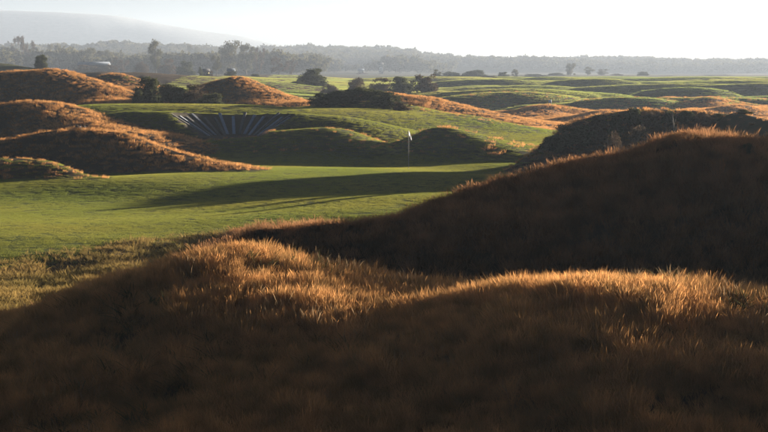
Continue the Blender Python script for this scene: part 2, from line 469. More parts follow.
def ground_material():
    m, nt, out = new_mat('ground_turf')
    geo = N(nt, 'ShaderNodeNewGeometry')
    pos = geo.outputs['Position']
    def attr(n): return N(nt, 'ShaderNodeAttribute', attribute_name=n).outputs['Fac']
    n_big = noise(nt, 0.07, 4, 0.6, pos)
    n_mid = noise(nt, 0.6, 5, 0.65, pos)
    n_fine = noise(nt, 9.0, 4, 0.7, pos)
    fair = ramp(nt, n_big, [(0.30, (0.050, 0.075, 0.016)), (0.5, (0.085, 0.105, 0.022)), (0.7, (0.125, 0.125, 0.030))]).outputs[0]
    fair2 = ramp(nt, n_mid, [(0.25, (0.70, 0.72, 0.65)), (0.75, (1.15, 1.12, 1.0))]).outputs[0]
    fair = mixc(nt, 1.0, fair, fair2, 'MULTIPLY')
    rgh = ramp(nt, n_mid, [(0.3, (0.030, 0.042, 0.016)), (0.55, (0.060, 0.062, 0.022)), (0.75, (0.10, 0.075, 0.03))]).outputs[0]
    dun = ramp(nt, n_mid, [(0.25, (0.035, 0.026, 0.016)), (0.5, (0.075, 0.048, 0.024)), (0.75, (0.13, 0.075, 0.036))]).outputs[0]
    dfine = ramp(nt, n_fine, [(0.3, (0.55, 0.55, 0.55)), (0.7, (1.25, 1.2, 1.15))]).outputs[0]
    dun = mixc(nt, 1.0, dun, dfine, 'MULTIPLY')
    snd = ramp(nt, n_fine, [(0.3, (0.045, 0.040, 0.030)), (0.7, (0.09, 0.075, 0.05))]).outputs[0]
    def sharp(a, lo, hi):
        # break the mask edge up with noise
        ad = N(nt, 'ShaderNodeMath', operation='MULTIPLY_ADD')
        nt.links.new(n_mid, ad.inputs[0]); ad.inputs[1].default_value = 0.5
        sb = N(nt, 'ShaderNodeMath', operation='SUBTRACT')
        nt.links.new(a, sb.inputs[0]); sb.inputs[1].default_value = 0.25
        nt.links.new(sb.outputs[0], ad.inputs[2])
        mr = N(nt, 'ShaderNodeMapRange', interpolation_type='SMOOTHSTEP')
        nt.links.new(ad.outputs[0], mr.inputs['Value'])
        mr.inputs['From Min'].default_value = lo; mr.inputs['From Max'].default_value = hi
        return mr.outputs[0]
    c = mixc(nt, sharp(attr('rough'), 0.15, 0.75), fair, rgh)
    c = mixc(nt, sharp(attr('dune'), 0.2, 0.7), c, dun)
    c = mixc(nt, attr('sand'), c, snd)
    hill = ramp(nt, n_big, [(0.3, (0.26, 0.29, 0.31)), (0.7, (0.36, 0.38, 0.39))]).outputs[0]  # pale blue-grey paints extra haze into the far mountain's colour
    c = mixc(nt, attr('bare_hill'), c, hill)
    b = N(nt, 'ShaderNodeBsdfPrincipled')
    b.inputs['Roughness'].default_value = 0.95
    b.inputs['Specular IOR Level'].default_value = 0.1
    nt.links.new(c, b.inputs['Base Color'])
    bp = N(nt, 'ShaderNodeBump')
    bp.inputs['Strength'].default_value = 0.5
    bp.inputs['Distance'].default_value = 0.12
    nt.links.new(n_mid, bp.inputs['Height'])
    bp2 = N(nt, 'ShaderNodeBump')
    bp2.inputs['Strength'].default_value = 0.45
    bp2.inputs['Distance'].default_value = 0.03
    nt.links.new(n_fine, bp2.inputs['Height'])
    nt.links.new(bp.outputs[0], bp2.inputs['Normal'])
    n_blade = noise(nt, 45.0, 2, 0.6, pos)
    bp3 = N(nt, 'ShaderNodeBump')
    bp3.inputs['Strength'].default_value = 0.9
    bp3.inputs['Distance'].default_value = 0.05
    nt.links.new(n_blade, bp3.inputs['Height'])
    nt.links.new(bp2.outputs[0], bp3.inputs['Normal'])
    nt.links.new(bp3.outputs[0], b.inputs['Normal'])
    tr = N(nt, 'ShaderNodeBsdfTranslucent')
    nt.links.new(c, tr.inputs['Color'])
    nt.links.new(bp3.outputs[0], tr.inputs['Normal'])
    ms = N(nt, 'ShaderNodeMixShader')
    ms.inputs[0].default_value = 0.0
    nt.links.new(b.outputs[0], ms.inputs[1])
    nt.links.new(tr.outputs[0], ms.inputs[2])
    nt.links.new(ms.outputs[0], out.inputs[0])
    return m

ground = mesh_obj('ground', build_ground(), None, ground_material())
tag(ground, 'rolling links ground of mown fairway, green and brown dunes', 'ground', kind='structure')

# ------------------------------------------------------------------ grass tufts (geometry-node instances of stuff)
def tuft_mesh(name, mat, n, h0, h1, spread, lean, width, seed, heads=0.0):
    r = np.random.default_rng(seed)
    V = []; F = []; T = []
    for i in range(n):
        a = r.uniform(0, 2 * math.pi); rad = spread * math.sqrt(r.random())
        bx, by = rad * math.cos(a), rad * math.sin(a)
        h = r.uniform(h0, h1)
        la = a + r.normal(0, 0.7)
        ln = lean * h * r.uniform(0.3, 1.3)
        w = width * r.uniform(0.7, 1.3)
        fa = r.uniform(0, math.pi)
        wx, wy = math.cos(fa), math.sin(fa)
        k0 = len(V)
        head = r.random() < heads
        prof = [(0, 1.0), (0.4, 0.9), (0.75, 0.65)] if not head else [(0, 0.6), (0.55, 0.5), (0.82, 2.0)]
        for (s, ww) in prof:
            cx = bx + math.cos(la) * ln * s * s; cy = by + math.sin(la) * ln * s * s
            cz = h * s * (1 - 0.18 * lean * s) - 0.06
            for sg in (-1, 1):
                V.append((cx + sg * wx * w * ww * 0.5, cy + sg * wy * w * ww * 0.5, cz)); T.append(s)
        V.append((bx + math.cos(la) * ln, by + math.sin(la) * ln, h * (1 - 0.18 * lean) - 0.06)); T.append(1.0)
        F += [(k0, k0 + 1, k0 + 3), (k0, k0 + 3, k0 + 2), (k0 + 2, k0 + 3, k0 + 5), (k0 + 2, k0 + 5, k0 + 4), (k0 + 4, k0 + 5, k0 + 6)]
    me = np_mesh(name, V, F, mat)
    at_ = me.attributes.new('tip', 'FLOAT', 'POINT')
    at_.data.foreach_set('value', np.array(T, dtype=np.float32))
    return me

def instancer_group(coll):
    ng = bpy.data.node_groups.new('scatter_' + coll.name, 'GeometryNodeTree')
    ng.interface.new_socket('Geometry', in_out='INPUT', socket_type='NodeSocketGeometry')
    ng.interface.new_socket('Geometry', in_out='OUTPUT', socket_type='NodeSocketGeometry')
    gi = ng.nodes.new('NodeGroupInput'); go = ng.nodes.new('NodeGroupOutput')
    mp = ng.nodes.new('GeometryNodeMeshToPoints')
    ip = ng.nodes.new('GeometryNodeInstanceOnPoints')
    ci = ng.nodes.new('GeometryNodeCollectionInfo')
    ci.inputs['Collection'].default_value = coll
    ci.inputs['Separate Children'].default_value = True
    ci.inputs['Reset Children'].default_value = True
    def na(nm, ty):
        n = ng.nodes.new('GeometryNodeInputNamedAttribute')
        n.data_type = ty
        n.inputs['Name'].default_value = nm
        return n.outputs[0]
    er = ng.nodes.new('FunctionNodeEulerToRotation')
    L = ng.links.new
    L(gi.outputs[0], mp.inputs[0])
    L(mp.outputs[0], ip.inputs['Points'])
    L(ci.outputs[0], ip.inputs['Instance'])
    ip.inputs['Pick Instance'].default_value = True
    L(na('kind_index', 'INT'), ip.inputs['Instance Index'])
    L(na('euler', 'FLOAT_VECTOR'), er.inputs[0])
    L(er.outputs[0], ip.inputs['Rotation'])
    L(na('size', 'FLOAT_VECTOR'), ip.inputs['Scale'])
    L(ip.outputs[0], go.inputs[0])
    return ng

def tuft_collection(name, meshes):
    c = bpy.data.collections.new(name)
    for i, me in enumerate(meshes):
        o = bpy.data.objects.new('%s_%02d' % (name, i), me)
        c.objects.link(o)
    return c, instancer_group(c), len(meshes)

def scatter(name, pts, size, euler, kinds, group, label, cat):
    me = bpy.data.meshes.new(name)
    me.vertices.add(len(pts))
    me.vertices.foreach_set('co', np.asarray(pts, dtype=np.float32).ravel())
    a = me.attributes.new('size', 'FLOAT_VECTOR', 'POINT'); a.data.foreach_set('vector', np.asarray(size, dtype=np.float32).ravel())
    a = me.attributes.new('euler', 'FLOAT_VECTOR', 'POINT'); a.data.foreach_set('vector', np.asarray(euler, dtype=np.float32).ravel())
    a = me.attributes.new('kind_index', 'INT', 'POINT'); a.data.foreach_set('value', np.asarray(kinds, dtype=np.int32))
    o = mesh_obj(name, me)
    md = o.modifiers.new('scatter', 'NODES')
    md.node_group = group
    tag(o, label, cat, kind='stuff')
    return o

def random_points(x0, x1, y0, y1, per_m2):
    n = int((x1 - x0) * (y1 - y0) * per_m2)
    return rng.uniform(x0, x1, n), rng.uniform(y0, y1, n)

def in_view(x, y, m=0.035, back=0.0):
    return np.abs(x) < (384 / FPX + m) * (y + 1.5) + back

STRAW = [(0.0, (0.022, 0.017, 0.012)), (0.3, (0.070, 0.041, 0.021)), (0.6, (0.38, 0.195, 0.072)), (1.0, (0.66, 0.352, 0.135))]  # dark lower stops: thatch brown, with shade painted into the blade feet
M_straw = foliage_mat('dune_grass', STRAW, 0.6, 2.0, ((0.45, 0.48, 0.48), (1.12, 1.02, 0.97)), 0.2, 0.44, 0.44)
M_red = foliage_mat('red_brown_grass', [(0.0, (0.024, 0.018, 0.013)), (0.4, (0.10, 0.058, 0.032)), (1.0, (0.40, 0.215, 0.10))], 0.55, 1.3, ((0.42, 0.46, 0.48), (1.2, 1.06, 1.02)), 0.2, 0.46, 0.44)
M_rough = foliage_mat('rough_grass', [(0.0, (0.06, 0.060, 0.018)), (0.4, (0.17, 0.14, 0.042)), (0.75, (0.30, 0.21, 0.07)), (1.0, (0.42, 0.29, 0.10))], 0.35, 0.3, ((0.7, 0.75, 0.7), (1.05, 1.0, 0.95)))

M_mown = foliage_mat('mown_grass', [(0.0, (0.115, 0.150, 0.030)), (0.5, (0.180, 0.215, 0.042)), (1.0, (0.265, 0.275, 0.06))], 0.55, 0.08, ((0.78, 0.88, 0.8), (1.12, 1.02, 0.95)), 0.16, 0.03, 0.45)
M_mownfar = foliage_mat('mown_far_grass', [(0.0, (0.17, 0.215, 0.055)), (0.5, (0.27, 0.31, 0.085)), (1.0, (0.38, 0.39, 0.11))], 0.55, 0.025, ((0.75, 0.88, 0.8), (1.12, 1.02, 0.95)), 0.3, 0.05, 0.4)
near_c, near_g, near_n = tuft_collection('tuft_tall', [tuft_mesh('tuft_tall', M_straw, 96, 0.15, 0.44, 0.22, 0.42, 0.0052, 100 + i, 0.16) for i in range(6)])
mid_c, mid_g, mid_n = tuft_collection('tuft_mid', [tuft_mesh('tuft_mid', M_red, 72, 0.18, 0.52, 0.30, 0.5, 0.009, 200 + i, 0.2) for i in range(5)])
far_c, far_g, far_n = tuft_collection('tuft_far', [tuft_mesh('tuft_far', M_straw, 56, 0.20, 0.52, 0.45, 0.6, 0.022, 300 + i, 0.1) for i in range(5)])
rgh_c, rgh_g, rgh_n = tuft_collection('tuft_rough', [tuft_mesh('tuft_rough', M_rough, 34, 0.08, 0.26, 0.22, 0.8, 0.016, 400 + i) for i in range(4)])

M_stalk = foliage_mat('seed_stalks', [(0.0, (0.12, 0.075, 0.04)), (0.5, (0.28, 0.175, 0.085)), (1.0, (0.46, 0.31, 0.17))], 0.5)
M_weed = foliage_mat('weed_leaves', [(0.0, (0.018, 0.026, 0.012)), (0.6, (0.045, 0.055, 0.022)), (1.0, (0.085, 0.080, 0.032))], 0.35)
stk_c, stk_g, stk_n = tuft_collection('seed_stalk', [tuft_mesh('seed_stalk', M_stalk, 7, 0.40, 0.66, 0.16, 0.35, 0.0032, 800 + i, 0.8) for i in range(4)])
wed_c, wed_g, wed_n = tuft_collection('weed', [tuft_mesh('weed', M_weed, 46, 0.10, 0.34, 0.22, 1.1, 0.022, 850 + i) for i in range(3)])
mow_c, mow_g, mow_n = tuft_collection('turf_patch', [tuft_mesh('turf_patch', M_mown, 110, 0.080, 0.10, 0.30, 0.5, 0.010, 500 + i) for i in range(4)])
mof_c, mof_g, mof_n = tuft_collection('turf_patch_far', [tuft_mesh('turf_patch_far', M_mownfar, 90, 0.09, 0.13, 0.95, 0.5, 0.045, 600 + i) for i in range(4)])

def place_tufts(name, x, y, keep, smin, smax, kinds_n, group, label, clump=3.0, tilt=0.15, lean=(0, 0)):
    x = x[keep]; y = y[keep]
    z = terrain(x, y)
    n = len(x)
    cl = 0.5 + fbm(x / clump, y / clump, 3, 81)
    s = (smin + (smax - smin) * np.clip(cl + rng.normal(0, 0.16, n), 0, 1.2))
    size = np.stack([s * rng.uniform(0.85, 1.2, n), s * rng.uniform(0.85, 1.2, n), s], -1)
    eul = np.stack([rng.normal(lean[0], tilt, n), rng.normal(lean[1], tilt, n), rng.uniform(-0.9, 0.9, n) if lean != (0, 0) else rng.uniform(0, 6.28, n)], -1)
    return scatter(name, np.stack([x, y, z], -1), size, eul, rng.integers(0, kinds_n, n), group, label, 'grass')

def dune_mask(x, y):
    return terrain(x, y, True)[1]

# foreground dune
x, y = random_points(-15, 15, 19, 44, 46)
k = in_view(x, y, 0.03, 0.6)
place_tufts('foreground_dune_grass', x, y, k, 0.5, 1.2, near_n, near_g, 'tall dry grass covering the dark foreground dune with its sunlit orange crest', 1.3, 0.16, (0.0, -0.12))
x, y = random_points(-15, 15, 19, 44, 5.0)
k = in_view(x, y, 0.03, 0.6) & (fbm(x / 2.2, y / 2.2, 2, 121) + rng.normal(0, 0.12, len(x)) > 0.12)
place_tufts('foreground_seed_stalks', x, y, k, 0.5, 0.95, stk_n, stk_g, 'pale seed stalks standing above the grass of the foreground dune', 1.0, 0.16, (0.0, -0.08))
x, y = random_points(-15, 15, 19, 44, 3.0)
k = in_view(x, y, 0.03, 0.6) & (fbm(x / 3.0 + 7, y / 3.0, 2, 131) > 0.16)
place_tufts('foreground_weeds', x, y, k, 0.6, 1.3, wed_n, wed_g, 'dark green low weeds between the grass of the foreground dune', 1.0, 0.2)
# right dune
x, y = random_points(-14, 24, 44, 82, 22)
k = in_view(x, y, 0.03, 0.6)
x, y = x[k], y[k]
dm = dune_mask(x, y)
z0 = terrain(x, y)
on_right = (x > -9 + (y - 54) * 0.2) | ((y < 50) & (x > -8))
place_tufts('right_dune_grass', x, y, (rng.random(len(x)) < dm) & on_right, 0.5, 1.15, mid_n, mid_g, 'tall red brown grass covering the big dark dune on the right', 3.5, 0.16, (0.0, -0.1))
x, y = random_points(7, 16, 49, 56, 7)
k = in_view(x, y, 0.03, 0.6) & (fbm(x / 1.6, y / 1.6, 2, 141) > 0.0)
place_tufts('right_dune_tussocks', x, y, k, 0.7, 1.2, mid_n, mid_g, 'taller fuzzy orange tussocks along the top of the right dune', 1.5, 0.2)
# rough slope on the left, beyond the foreground crest
x, y = random_points(-19, -2, 34, 68, 24)
k = in_view(x, y, 0.03, 0.6)
x, y = x[k], y[k]
dm = dune_mask(x, y)
clump = fbm(x / 1.3, y / 1.3, 2, 91) > -0.6
place_tufts('rough_slope_grass', x, y, (rng.random(len(x)) < dm) & ((x < -7 + (y - 54) * 0.2) | (y > 56)) & (clump | (y < 47)), 0.6, 1.4, rgh_n, rgh_g, 'tussocky golden rough on the slope left of the foreground dune', 1.5, 0.2)
# dunes beyond the green
x, y = random_points(-75, 75, 92, 300, 6.0)
k = in_view(x, y, 0.03, 1.0)
x, y = x[k], y[k]
dm = dune_mask(x, y)
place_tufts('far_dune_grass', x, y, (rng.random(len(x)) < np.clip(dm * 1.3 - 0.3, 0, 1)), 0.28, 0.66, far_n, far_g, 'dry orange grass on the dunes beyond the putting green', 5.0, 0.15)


# mown turf
x, y = random_points(-36, 22, 55, 150, 17)
k = in_view(x, y, 0.02, 0.5)
x, y = x[k], y[k]
_, dm, rm, sm = terrain(x, y, True)
place_tufts('mown_turf', x, y, (rng.random(len(x)) > dm * 1.3) & (sm < 0.3) & (rng.random(len(x)) > rm * 0.4), 0.96, 1.04, mow_n, mow_g, 'short mown yellow green turf of the near fairway and putting green', 6.0, 0.02)
x, y = random_points(-42, 60, 150, 240, 5.5)
k = in_view(x, y, 0.02, 0.5)
x, y = x[k], y[k]
_, dm, rm, sm = terrain(x, y, True)
place_tufts('middle_turf', x, y, (rng.random(len(x)) > dm * 1.3), 1.3, 1.5, mow_n, mow_g, 'mown turf between the timber bunker and the far dunes', 6.0, 0.02)
x, y = random_points(-45, 230, 240, 780, 2.0)
k = in_view(x, y, 0.02, 2.0)
x, y = x[k], y[k]
_, dm, rm, sm = terrain(x, y, True)
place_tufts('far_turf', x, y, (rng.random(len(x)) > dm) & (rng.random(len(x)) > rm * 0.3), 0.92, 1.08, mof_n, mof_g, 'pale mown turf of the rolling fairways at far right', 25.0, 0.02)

# ------------------------------------------------------------------ trees and shrubs
def tube(V, F, p0, p1, r0, r1, n=6):
    p0 = Vector(p0); p1 = Vector(p1)
    d = (p1 - p0)
    if d.length < 1e-5: return
    q = d.to_track_quat('Z', 'Y')
    k = len(V)
    for (p, r) in ((p0, r0), (p1, r1)):
        for i in range(n):
            a = 2 * math.pi * i / n
            V.append(tuple(p + q @ Vector((math.cos(a) * r, math.sin(a) * r, 0))))
    for i in range(n):
        F.append((k + i, k + (i + 1) % n, k + n + (i + 1) % n, k + n + i))

def wood_mesh(name, pts_list, mat):
    """pts_list: chains of (x, y, z, r)"""
    V = []; F = []
    for ch in pts_list:
        for a, b in zip(ch[:-1], ch[1:]):
            tube(V, F, a[:3], b[:3], a[3], b[3], 6)
    return np_mesh(name, V, F, mat, True)

def leaf_cloud(name, centres, radii, n, leaf, r, mat, shell=0.6):
    """n leaf faces spread through clumps; each leaf is a bent pair of triangles"""
    centres = np.asarray(centres, float); radii = np.asarray(radii, float)
    wts = radii.prod(1) ** 0.8; wts /= wts.sum()
    ci = r.choice(len(centres), n, p=wts)
    d = r.normal(size=(n, 3)); d /= np.linalg.norm(d, axis=1)[:, None]
    rad = (shell + (1 - shell) * r.random(n)) * r.uniform(0.55, 1.12, n)
    p = centres[ci] + d * radii[ci] * rad[:, None]
    a = r.normal(size=(n, 3)); a /= np.linalg.norm(a, axis=1)[:, None]
    b = np.cross(a, r.normal(size=(n, 3))); b /= np.linalg.norm(b, axis=1)[:, None]
    s = leaf * r.uniform(0.55, 1.35, n)[:, None]
    V = np.stack([p - a * s * 0.5, p + b * s * 0.32, p + a * s * 0.5, p - b * s * 0.32], 1).reshape(-1, 3)
    i = np.arange(n)[:, None] * 4
    F = np.concatenate([i, i + 1, i + 2, i + 3], 1)
    me = np_mesh(name, V, F, mat)
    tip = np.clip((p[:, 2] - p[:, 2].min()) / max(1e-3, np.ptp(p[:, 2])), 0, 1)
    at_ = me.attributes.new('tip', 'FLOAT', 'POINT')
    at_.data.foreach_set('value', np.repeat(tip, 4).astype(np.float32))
    return me

M_bark = plain_mat('bark', (0.045, 0.036, 0.028), (0.10, 0.085, 0.068), 6, 0.9, 0.4)
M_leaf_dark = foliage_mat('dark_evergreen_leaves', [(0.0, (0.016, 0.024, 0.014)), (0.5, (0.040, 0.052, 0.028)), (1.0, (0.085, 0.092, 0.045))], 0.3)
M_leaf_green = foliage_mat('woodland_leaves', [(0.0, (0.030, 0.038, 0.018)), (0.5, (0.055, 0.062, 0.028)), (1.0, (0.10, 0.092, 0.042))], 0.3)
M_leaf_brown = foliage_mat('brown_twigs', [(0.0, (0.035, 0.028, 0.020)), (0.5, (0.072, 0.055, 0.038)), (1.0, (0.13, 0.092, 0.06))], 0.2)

def tree_meshes(kind, seed):
    """unit tree: height 1, width 1 (scaled on placing). returns (trunk mesh, crown mesh)"""
    r = np.random.default_rng(seed)
    chains = []; cen = []; rad = []
    if kind == 'tall':
        n = 15
        for i in range(n):
            zc = r.uniform(0.2, 0.88); w = 0.40 * (1 - abs(zc - 0.60) * 1.35)
            a = r.uniform(0, 6.28); q = w * r.uniform(0.25, 0.85)
            cen.append((q * math.cos(a), q * math.sin(a), zc)); rr = r.uniform(0.10, 0.17); rad.append((rr * 1.25, rr * 1.25, rr * 0.8))
        base_z = 0.3; tw = 0.030; leaf = 0.045; nl = 3200; mat = M_leaf_green
    elif kind == 'round':
        n = 16
        for i in range(n):
            zc = r.uniform(0.12, 0.84); w = 0.44 * math.sqrt(max(0.05, 1 - ((zc - 0.5) / 0.5) ** 2))
            a = r.uniform(0, 6.28); q = w * r.uniform(0.3, 0.9)
            cen.append((q * math.cos(a), q * math.sin(a), zc)); rr = r.uniform(0.10, 0.19); rad.append((rr * 1.2, rr * 1.2, rr * 0.85))
        base_z = 0.12; tw = 0.03; leaf = 0.05; nl = 3600; mat = M_leaf_green
    elif kind == 'bare':
        n = 16
        for i in range(n):
            zc = r.uniform(0.2, 0.9); w = 0.42 * math.sqrt(max(0.08, 1 - ((zc - 0.6) / 0.5) ** 2))
            a = r.uniform(0, 6.28); q = w * r.uniform(0.3, 1.0)
            cen.append((q * math.cos(a), q * math.sin(a), zc)); rr = r.uniform(0.08, 0.14); rad.append((rr, rr, rr * 1.1))
        base_z = 0.2; tw = 0.028; leaf = 0.05; nl = 2200; mat = M_leaf_brown
    elif kind == 'conifer':
        for i in range(14):
            zc = 0.12 + 0.8 * i / 13; w = 0.42 * (1 - zc) + 0.05
            for k in range(3):
                a = r.uniform(0, 6.28); cen.append((0.55 * w * math.cos(a), 0.55 * w * math.sin(a), zc)); rad.append((w * 0.6, w * 0.6, 0.06))
        base_z = 0.05; tw = 0.03; leaf = 0.06; nl = 2400; mat = M_leaf_dark
    elif kind == 'gorse':           # dense dark shrub to the ground
        for i in range(30):
            zc = 0.06 + 0.74 * r.random() ** 1.3; w = 0.40 * math.sqrt(max(0.08, 1 - (max(0, zc - 0.1) / 0.82) ** 2))
            a = r.uniform(0, 6.28); q = w * math.sqrt(r.uniform(0.05, 1.0))
            cen.append((q * math.cos(a), q * math.sin(a), zc)); rr = r.uniform(0.11, 0.20); rad.append((rr, rr, rr * 0.9))
        base_z = 0.05; tw = 0.02; leaf = 0.055; nl = 8500; mat = M_leaf_dark
    elif kind == 'scrub':           # brown twiggy shrub, loose outline
        for i in range(28):
            zc = 0.05 + 0.79 * r.random() ** 1.3; w = 0.42 * math.sqrt(max(0.08, 1 - (max(0, zc - 0.1) / 0.9) ** 2))
            a = r.uniform(0, 6.28); q = w * math.sqrt(r.uniform(0.05, 1.0))
            cen.append((q * math.cos(a), q * math.sin(a), zc)); rr = r.uniform(0.09, 0.16); rad.append((rr, rr, rr * 1.1))
        base_z = 0.02; tw = 0.012; leaf = 0.05; nl = 6000; mat = M_leaf_brown
    if kind in ('gorse', 'scrub'):
        for i in range(12):                     # skirt of foliage down to the ground
            a = i * 0.5236 + r.uniform(-0.2, 0.2); q = r.uniform(0.22, 0.40)
            cen.append((q * math.cos(a), q * math.sin(a), r.uniform(0.06, 0.3))); rr = r.uniform(0.12, 0.17); rad.append((rr, rr, rr * 1.2))
        for i in range(5):
            cen.append((r.normal(0, 0.1), r.normal(0, 0.1), r.uniform(0.25, 0.6))); rad.append((0.2, 0.2, 0.2))
    lean = r.normal(0, 0.02, 2)
    top = 0.72 if kind in ('tall', 'conifer') else 0.5
    if kind in ('gorse', 'scrub'):
        for i in range(7):
            c = cen[r.integers(len(cen))]
            m_ = (c[0] * 0.4, c[1] * 0.4, c[2] * 0.5)
            chains.append([(c[0] * 0.05, c[1] * 0.05, -0.1, tw), (*m_, tw * 0.7), (*c, tw * 0.3)])
    else:
        mid = (lean[0], lean[1], base_z); tp = (lean[0] * 2.5, lean[1] * 2.5, top)
        chains.append([(0, 0, -0.06, tw * 1.5), (lean[0] * 0.4, lean[1] * 0.4, 0.06, tw), (*mid, tw * 0.85), (*tp, tw * 0.35)])
        for c in cen[:12]:
            f = r.uniform(0.1, 0.8)
            s = (mid[0] + (tp[0] - mid[0]) * f, mid[1] + (tp[1] - mid[1]) * f, mid[2] + (min(tp[2], c[2]) - mid[2]) * f)
            k_ = tuple(s[j] * 0.5 + c[j] * 0.5 + (0.02 if j == 2 else 0) for j in range(3))
            chains.append([(*s, tw * 0.45), (*k_, tw * 0.3), (*c, tw * 0.12)])
            if kind == 'bare':
                for q in range(3):
                    e = tuple(c[j] + r.normal(0, 0.07) + (0.06 if j == 2 else 0) for j in range(3))
                    chains.append([(*c, tw * 0.14), (*e, tw * 0.08)])
    return wood_mesh(kind + '_trunk', chains, M_bark), leaf_cloud(kind + '_crown', cen, rad, nl, leaf, r, mat, 0.45)

TREES = {}
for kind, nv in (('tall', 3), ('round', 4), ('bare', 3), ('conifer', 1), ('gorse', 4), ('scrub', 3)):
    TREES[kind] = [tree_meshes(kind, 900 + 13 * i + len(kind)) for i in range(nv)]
_tc = {}

def plant(kind, u, vtop, wpx, y, label, group=None, name=None, vbase=None):
    """a tree or shrub standing on the ground at pixel column u and distance y, its top at row vtop"""
    x, _, zt = at(u, vtop, y)
    z0 = ground_z(x, y)
    h = max(zt - z0, 0.5)
    w = wpx / FPX * y
    i = _tc.get(kind, 0); _tc[kind] = i + 1
    tm, cm = TREES[kind][i % len(TREES[kind])]
    nm = name or {'tall': 'tree', 'round': 'tree', 'bare': 'tree', 'conifer': 'conifer_tree', 'gorse': 'evergreen_shrub', 'scrub': 'brown_shrub'}[kind]
    e = empty(nm, (x, y, z0 - 0.03), random.uniform(0, 6.28))
    e.scale = (w, w, h)
    is_tree = kind in ('tall', 'round', 'bare', 'conifer')
    mesh_obj('trunk' if is_tree else 'stems', tm, e)
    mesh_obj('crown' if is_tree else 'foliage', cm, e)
    tag(e, label, 'tree' if is_tree else 'shrub', group)
    return e

GB = 'trees in the hazy belt behind the dunes'
GS = 'dark shrubs on the dunes'
GF = 'far shrubs along the fairways'
# --- dark shrubs in the middle distance
plant('gorse', 149, 73, 34, 166, 'dense blackish evergreen bush left of the timber bunker, tallest on its bank', GS)
plant('gorse', 138, 85, 14, 164, 'small dark evergreen bush tucked against the left foot of the blackish bush', GS)
plant('gorse', 170, 79, 40, 170, 'wide dark thicket immediately right of the blackish evergreen bush', GS)
plant('scrub', 194, 82, 44, 170, 'brown twiggy thicket at the left foot of the rounded orange mound', GS)
plant('gorse', 211, 91, 34, 168, 'low dark thicket in front of the rounded orange mound, above the timber bunker', GS)
plant('gorse', 323, 91, 32, 163, 'leftmost of the shrubs on the low dark mound right of the timber bunker', GS)
plant('gorse', 342, 86, 42, 164, 'broad dark shrub second from left on the low dark mound behind the flag', GS)
plant('gorse', 362, 84, 46, 165, 'broad dark shrub crowning the low dark mound behind the flag', GS)
plant('gorse', 384, 88, 38, 163, 'dark shrub right of the crown of the low dark mound behind the flag', GS)
plant('scrub', 402, 99, 20, 160, 'small brown shrub at the right foot of the low dark mound behind the flag', GS)
plant('gorse', 313, 66, 38, 358, 'round grey green bush standing alone between rounded mound and central bushes', GS)
plant('gorse', 297, 80, 18, 350, 'low bush at the left foot of the lone round grey bush', GS)
plant('gorse', 268, 80, 26, 265, 'low dark bush peeping over the right slope of the rounded orange mound', GS)
plant('gorse', 41, 53, 17, 358, 'small dark round bush on the skyline of the long left mound', GS)
plant('scrub', 357, 74, 24, 311, 'low grey brown bush behind the low dark mound, left of the taller thicket', GS)
plant('scrub', 382, 76, 30, 311, 'grey brown bush behind the low dark mound, between two other thickets', GS)
plant('gorse', 400, 74, 30, 305, 'dark thicket behind the low dark mound, beside the tall bare thicket', GS)
plant('scrub', 424, 70, 32, 311, 'tall bare grey thicket at the left edge of the far fairways', GS, 'bare_shrub')
plant('scrub', 330, 82, 22, 319, 'brown bush right of the lone round grey bush', GS)
# --- scrub beside and behind the right dune
plant('gorse', 574, 119, 46, 113, 'dark blue green bush behind the shoulder of the right dune, larger one', 'bushes behind the right dune')
plant('gorse', 553, 131, 30, 111, 'dark bush low on the left, half hidden by the shoulder of the right dune', 'bushes behind the right dune')
plant('scrub', 598, 112, 36, 114, 'brown tinged bush at the left foot of the dark scrub dune', 'bushes behind the right dune')
for i, (u_, v_, w_, y_, k_, l_) in enumerate([
        (616, 110, 18, 113, 'gorse', 'leftmost shrub on the crest of the dark scrub dune behind the right dune'),
        (634, 105.5, 22, 113, 'gorse', 'second shrub from left on the crest of the dark scrub dune'),
        (653, 105.5, 24, 112, 'scrub', 'third shrub from left on the crest of the dark scrub dune, brown and loose'),
        (669, 107, 18, 112, 'gorse', 'shrub on the scrub dune crest just behind the pale bare sapling'),
        (686, 107.5, 20, 112, 'gorse', 'shrub on the scrub dune crest next right of the pale bare sapling'),
        (703, 108.5, 22, 111, 'scrub', 'brown loose shrub on the right half of the scrub dune crest'),
        (722, 112, 20, 111, 'gorse', 'second shrub from the right on the scrub dune crest'),
        (743, 116, 22, 110, 'gorse', 'rightmost shrub on the crest of the dark scrub dune'),
        (640, 121, 36, 103, 'scrub', 'wide dark shrub on the near slope of the scrub dune, left one'),
        (690, 120, 38, 103, 'scrub', 'wide dark shrub on the near slope of the scrub dune, middle one'),
        (735, 126, 30, 103, 'gorse', 'wide dark shrub on the near slope of the scrub dune, right one'),
        (613, 122, 30, 97, 'scrub', 'brown shrub low on the left slope of the scrub dune')]):
    plant(k_, u_, v_, w_, y_, l_, 'shrubs on the dark scrub dune')
plant('gorse', 747, 139, 22, 51, 'low black shrub in the grass just below the top of the right dune', 'bushes behind the right dune')
plant('scrub', 83, 63.8, 22, 780, 'low grey shrub in front of the left end of the long pale roof', GB)
plant('scrub', 96, 64.2, 24, 776, 'low grey shrub in front of the middle of the long pale roof', GB)
plant('scrub', 110, 62.6, 20, 780, 'low grey shrub in front of the right end of the long pale roof', GB)
plant('scrub', 209, 70, 14, 505, 'low shrub in front of the small yellow hut', GB)
plant('gorse', 231, 70, 16, 500, 'low shrub hiding the walls of the tiny white roofed shed', GB)
plant('scrub', 362, 72, 14, 1300, 'low tree mass in front of the small white roofed house', GB)
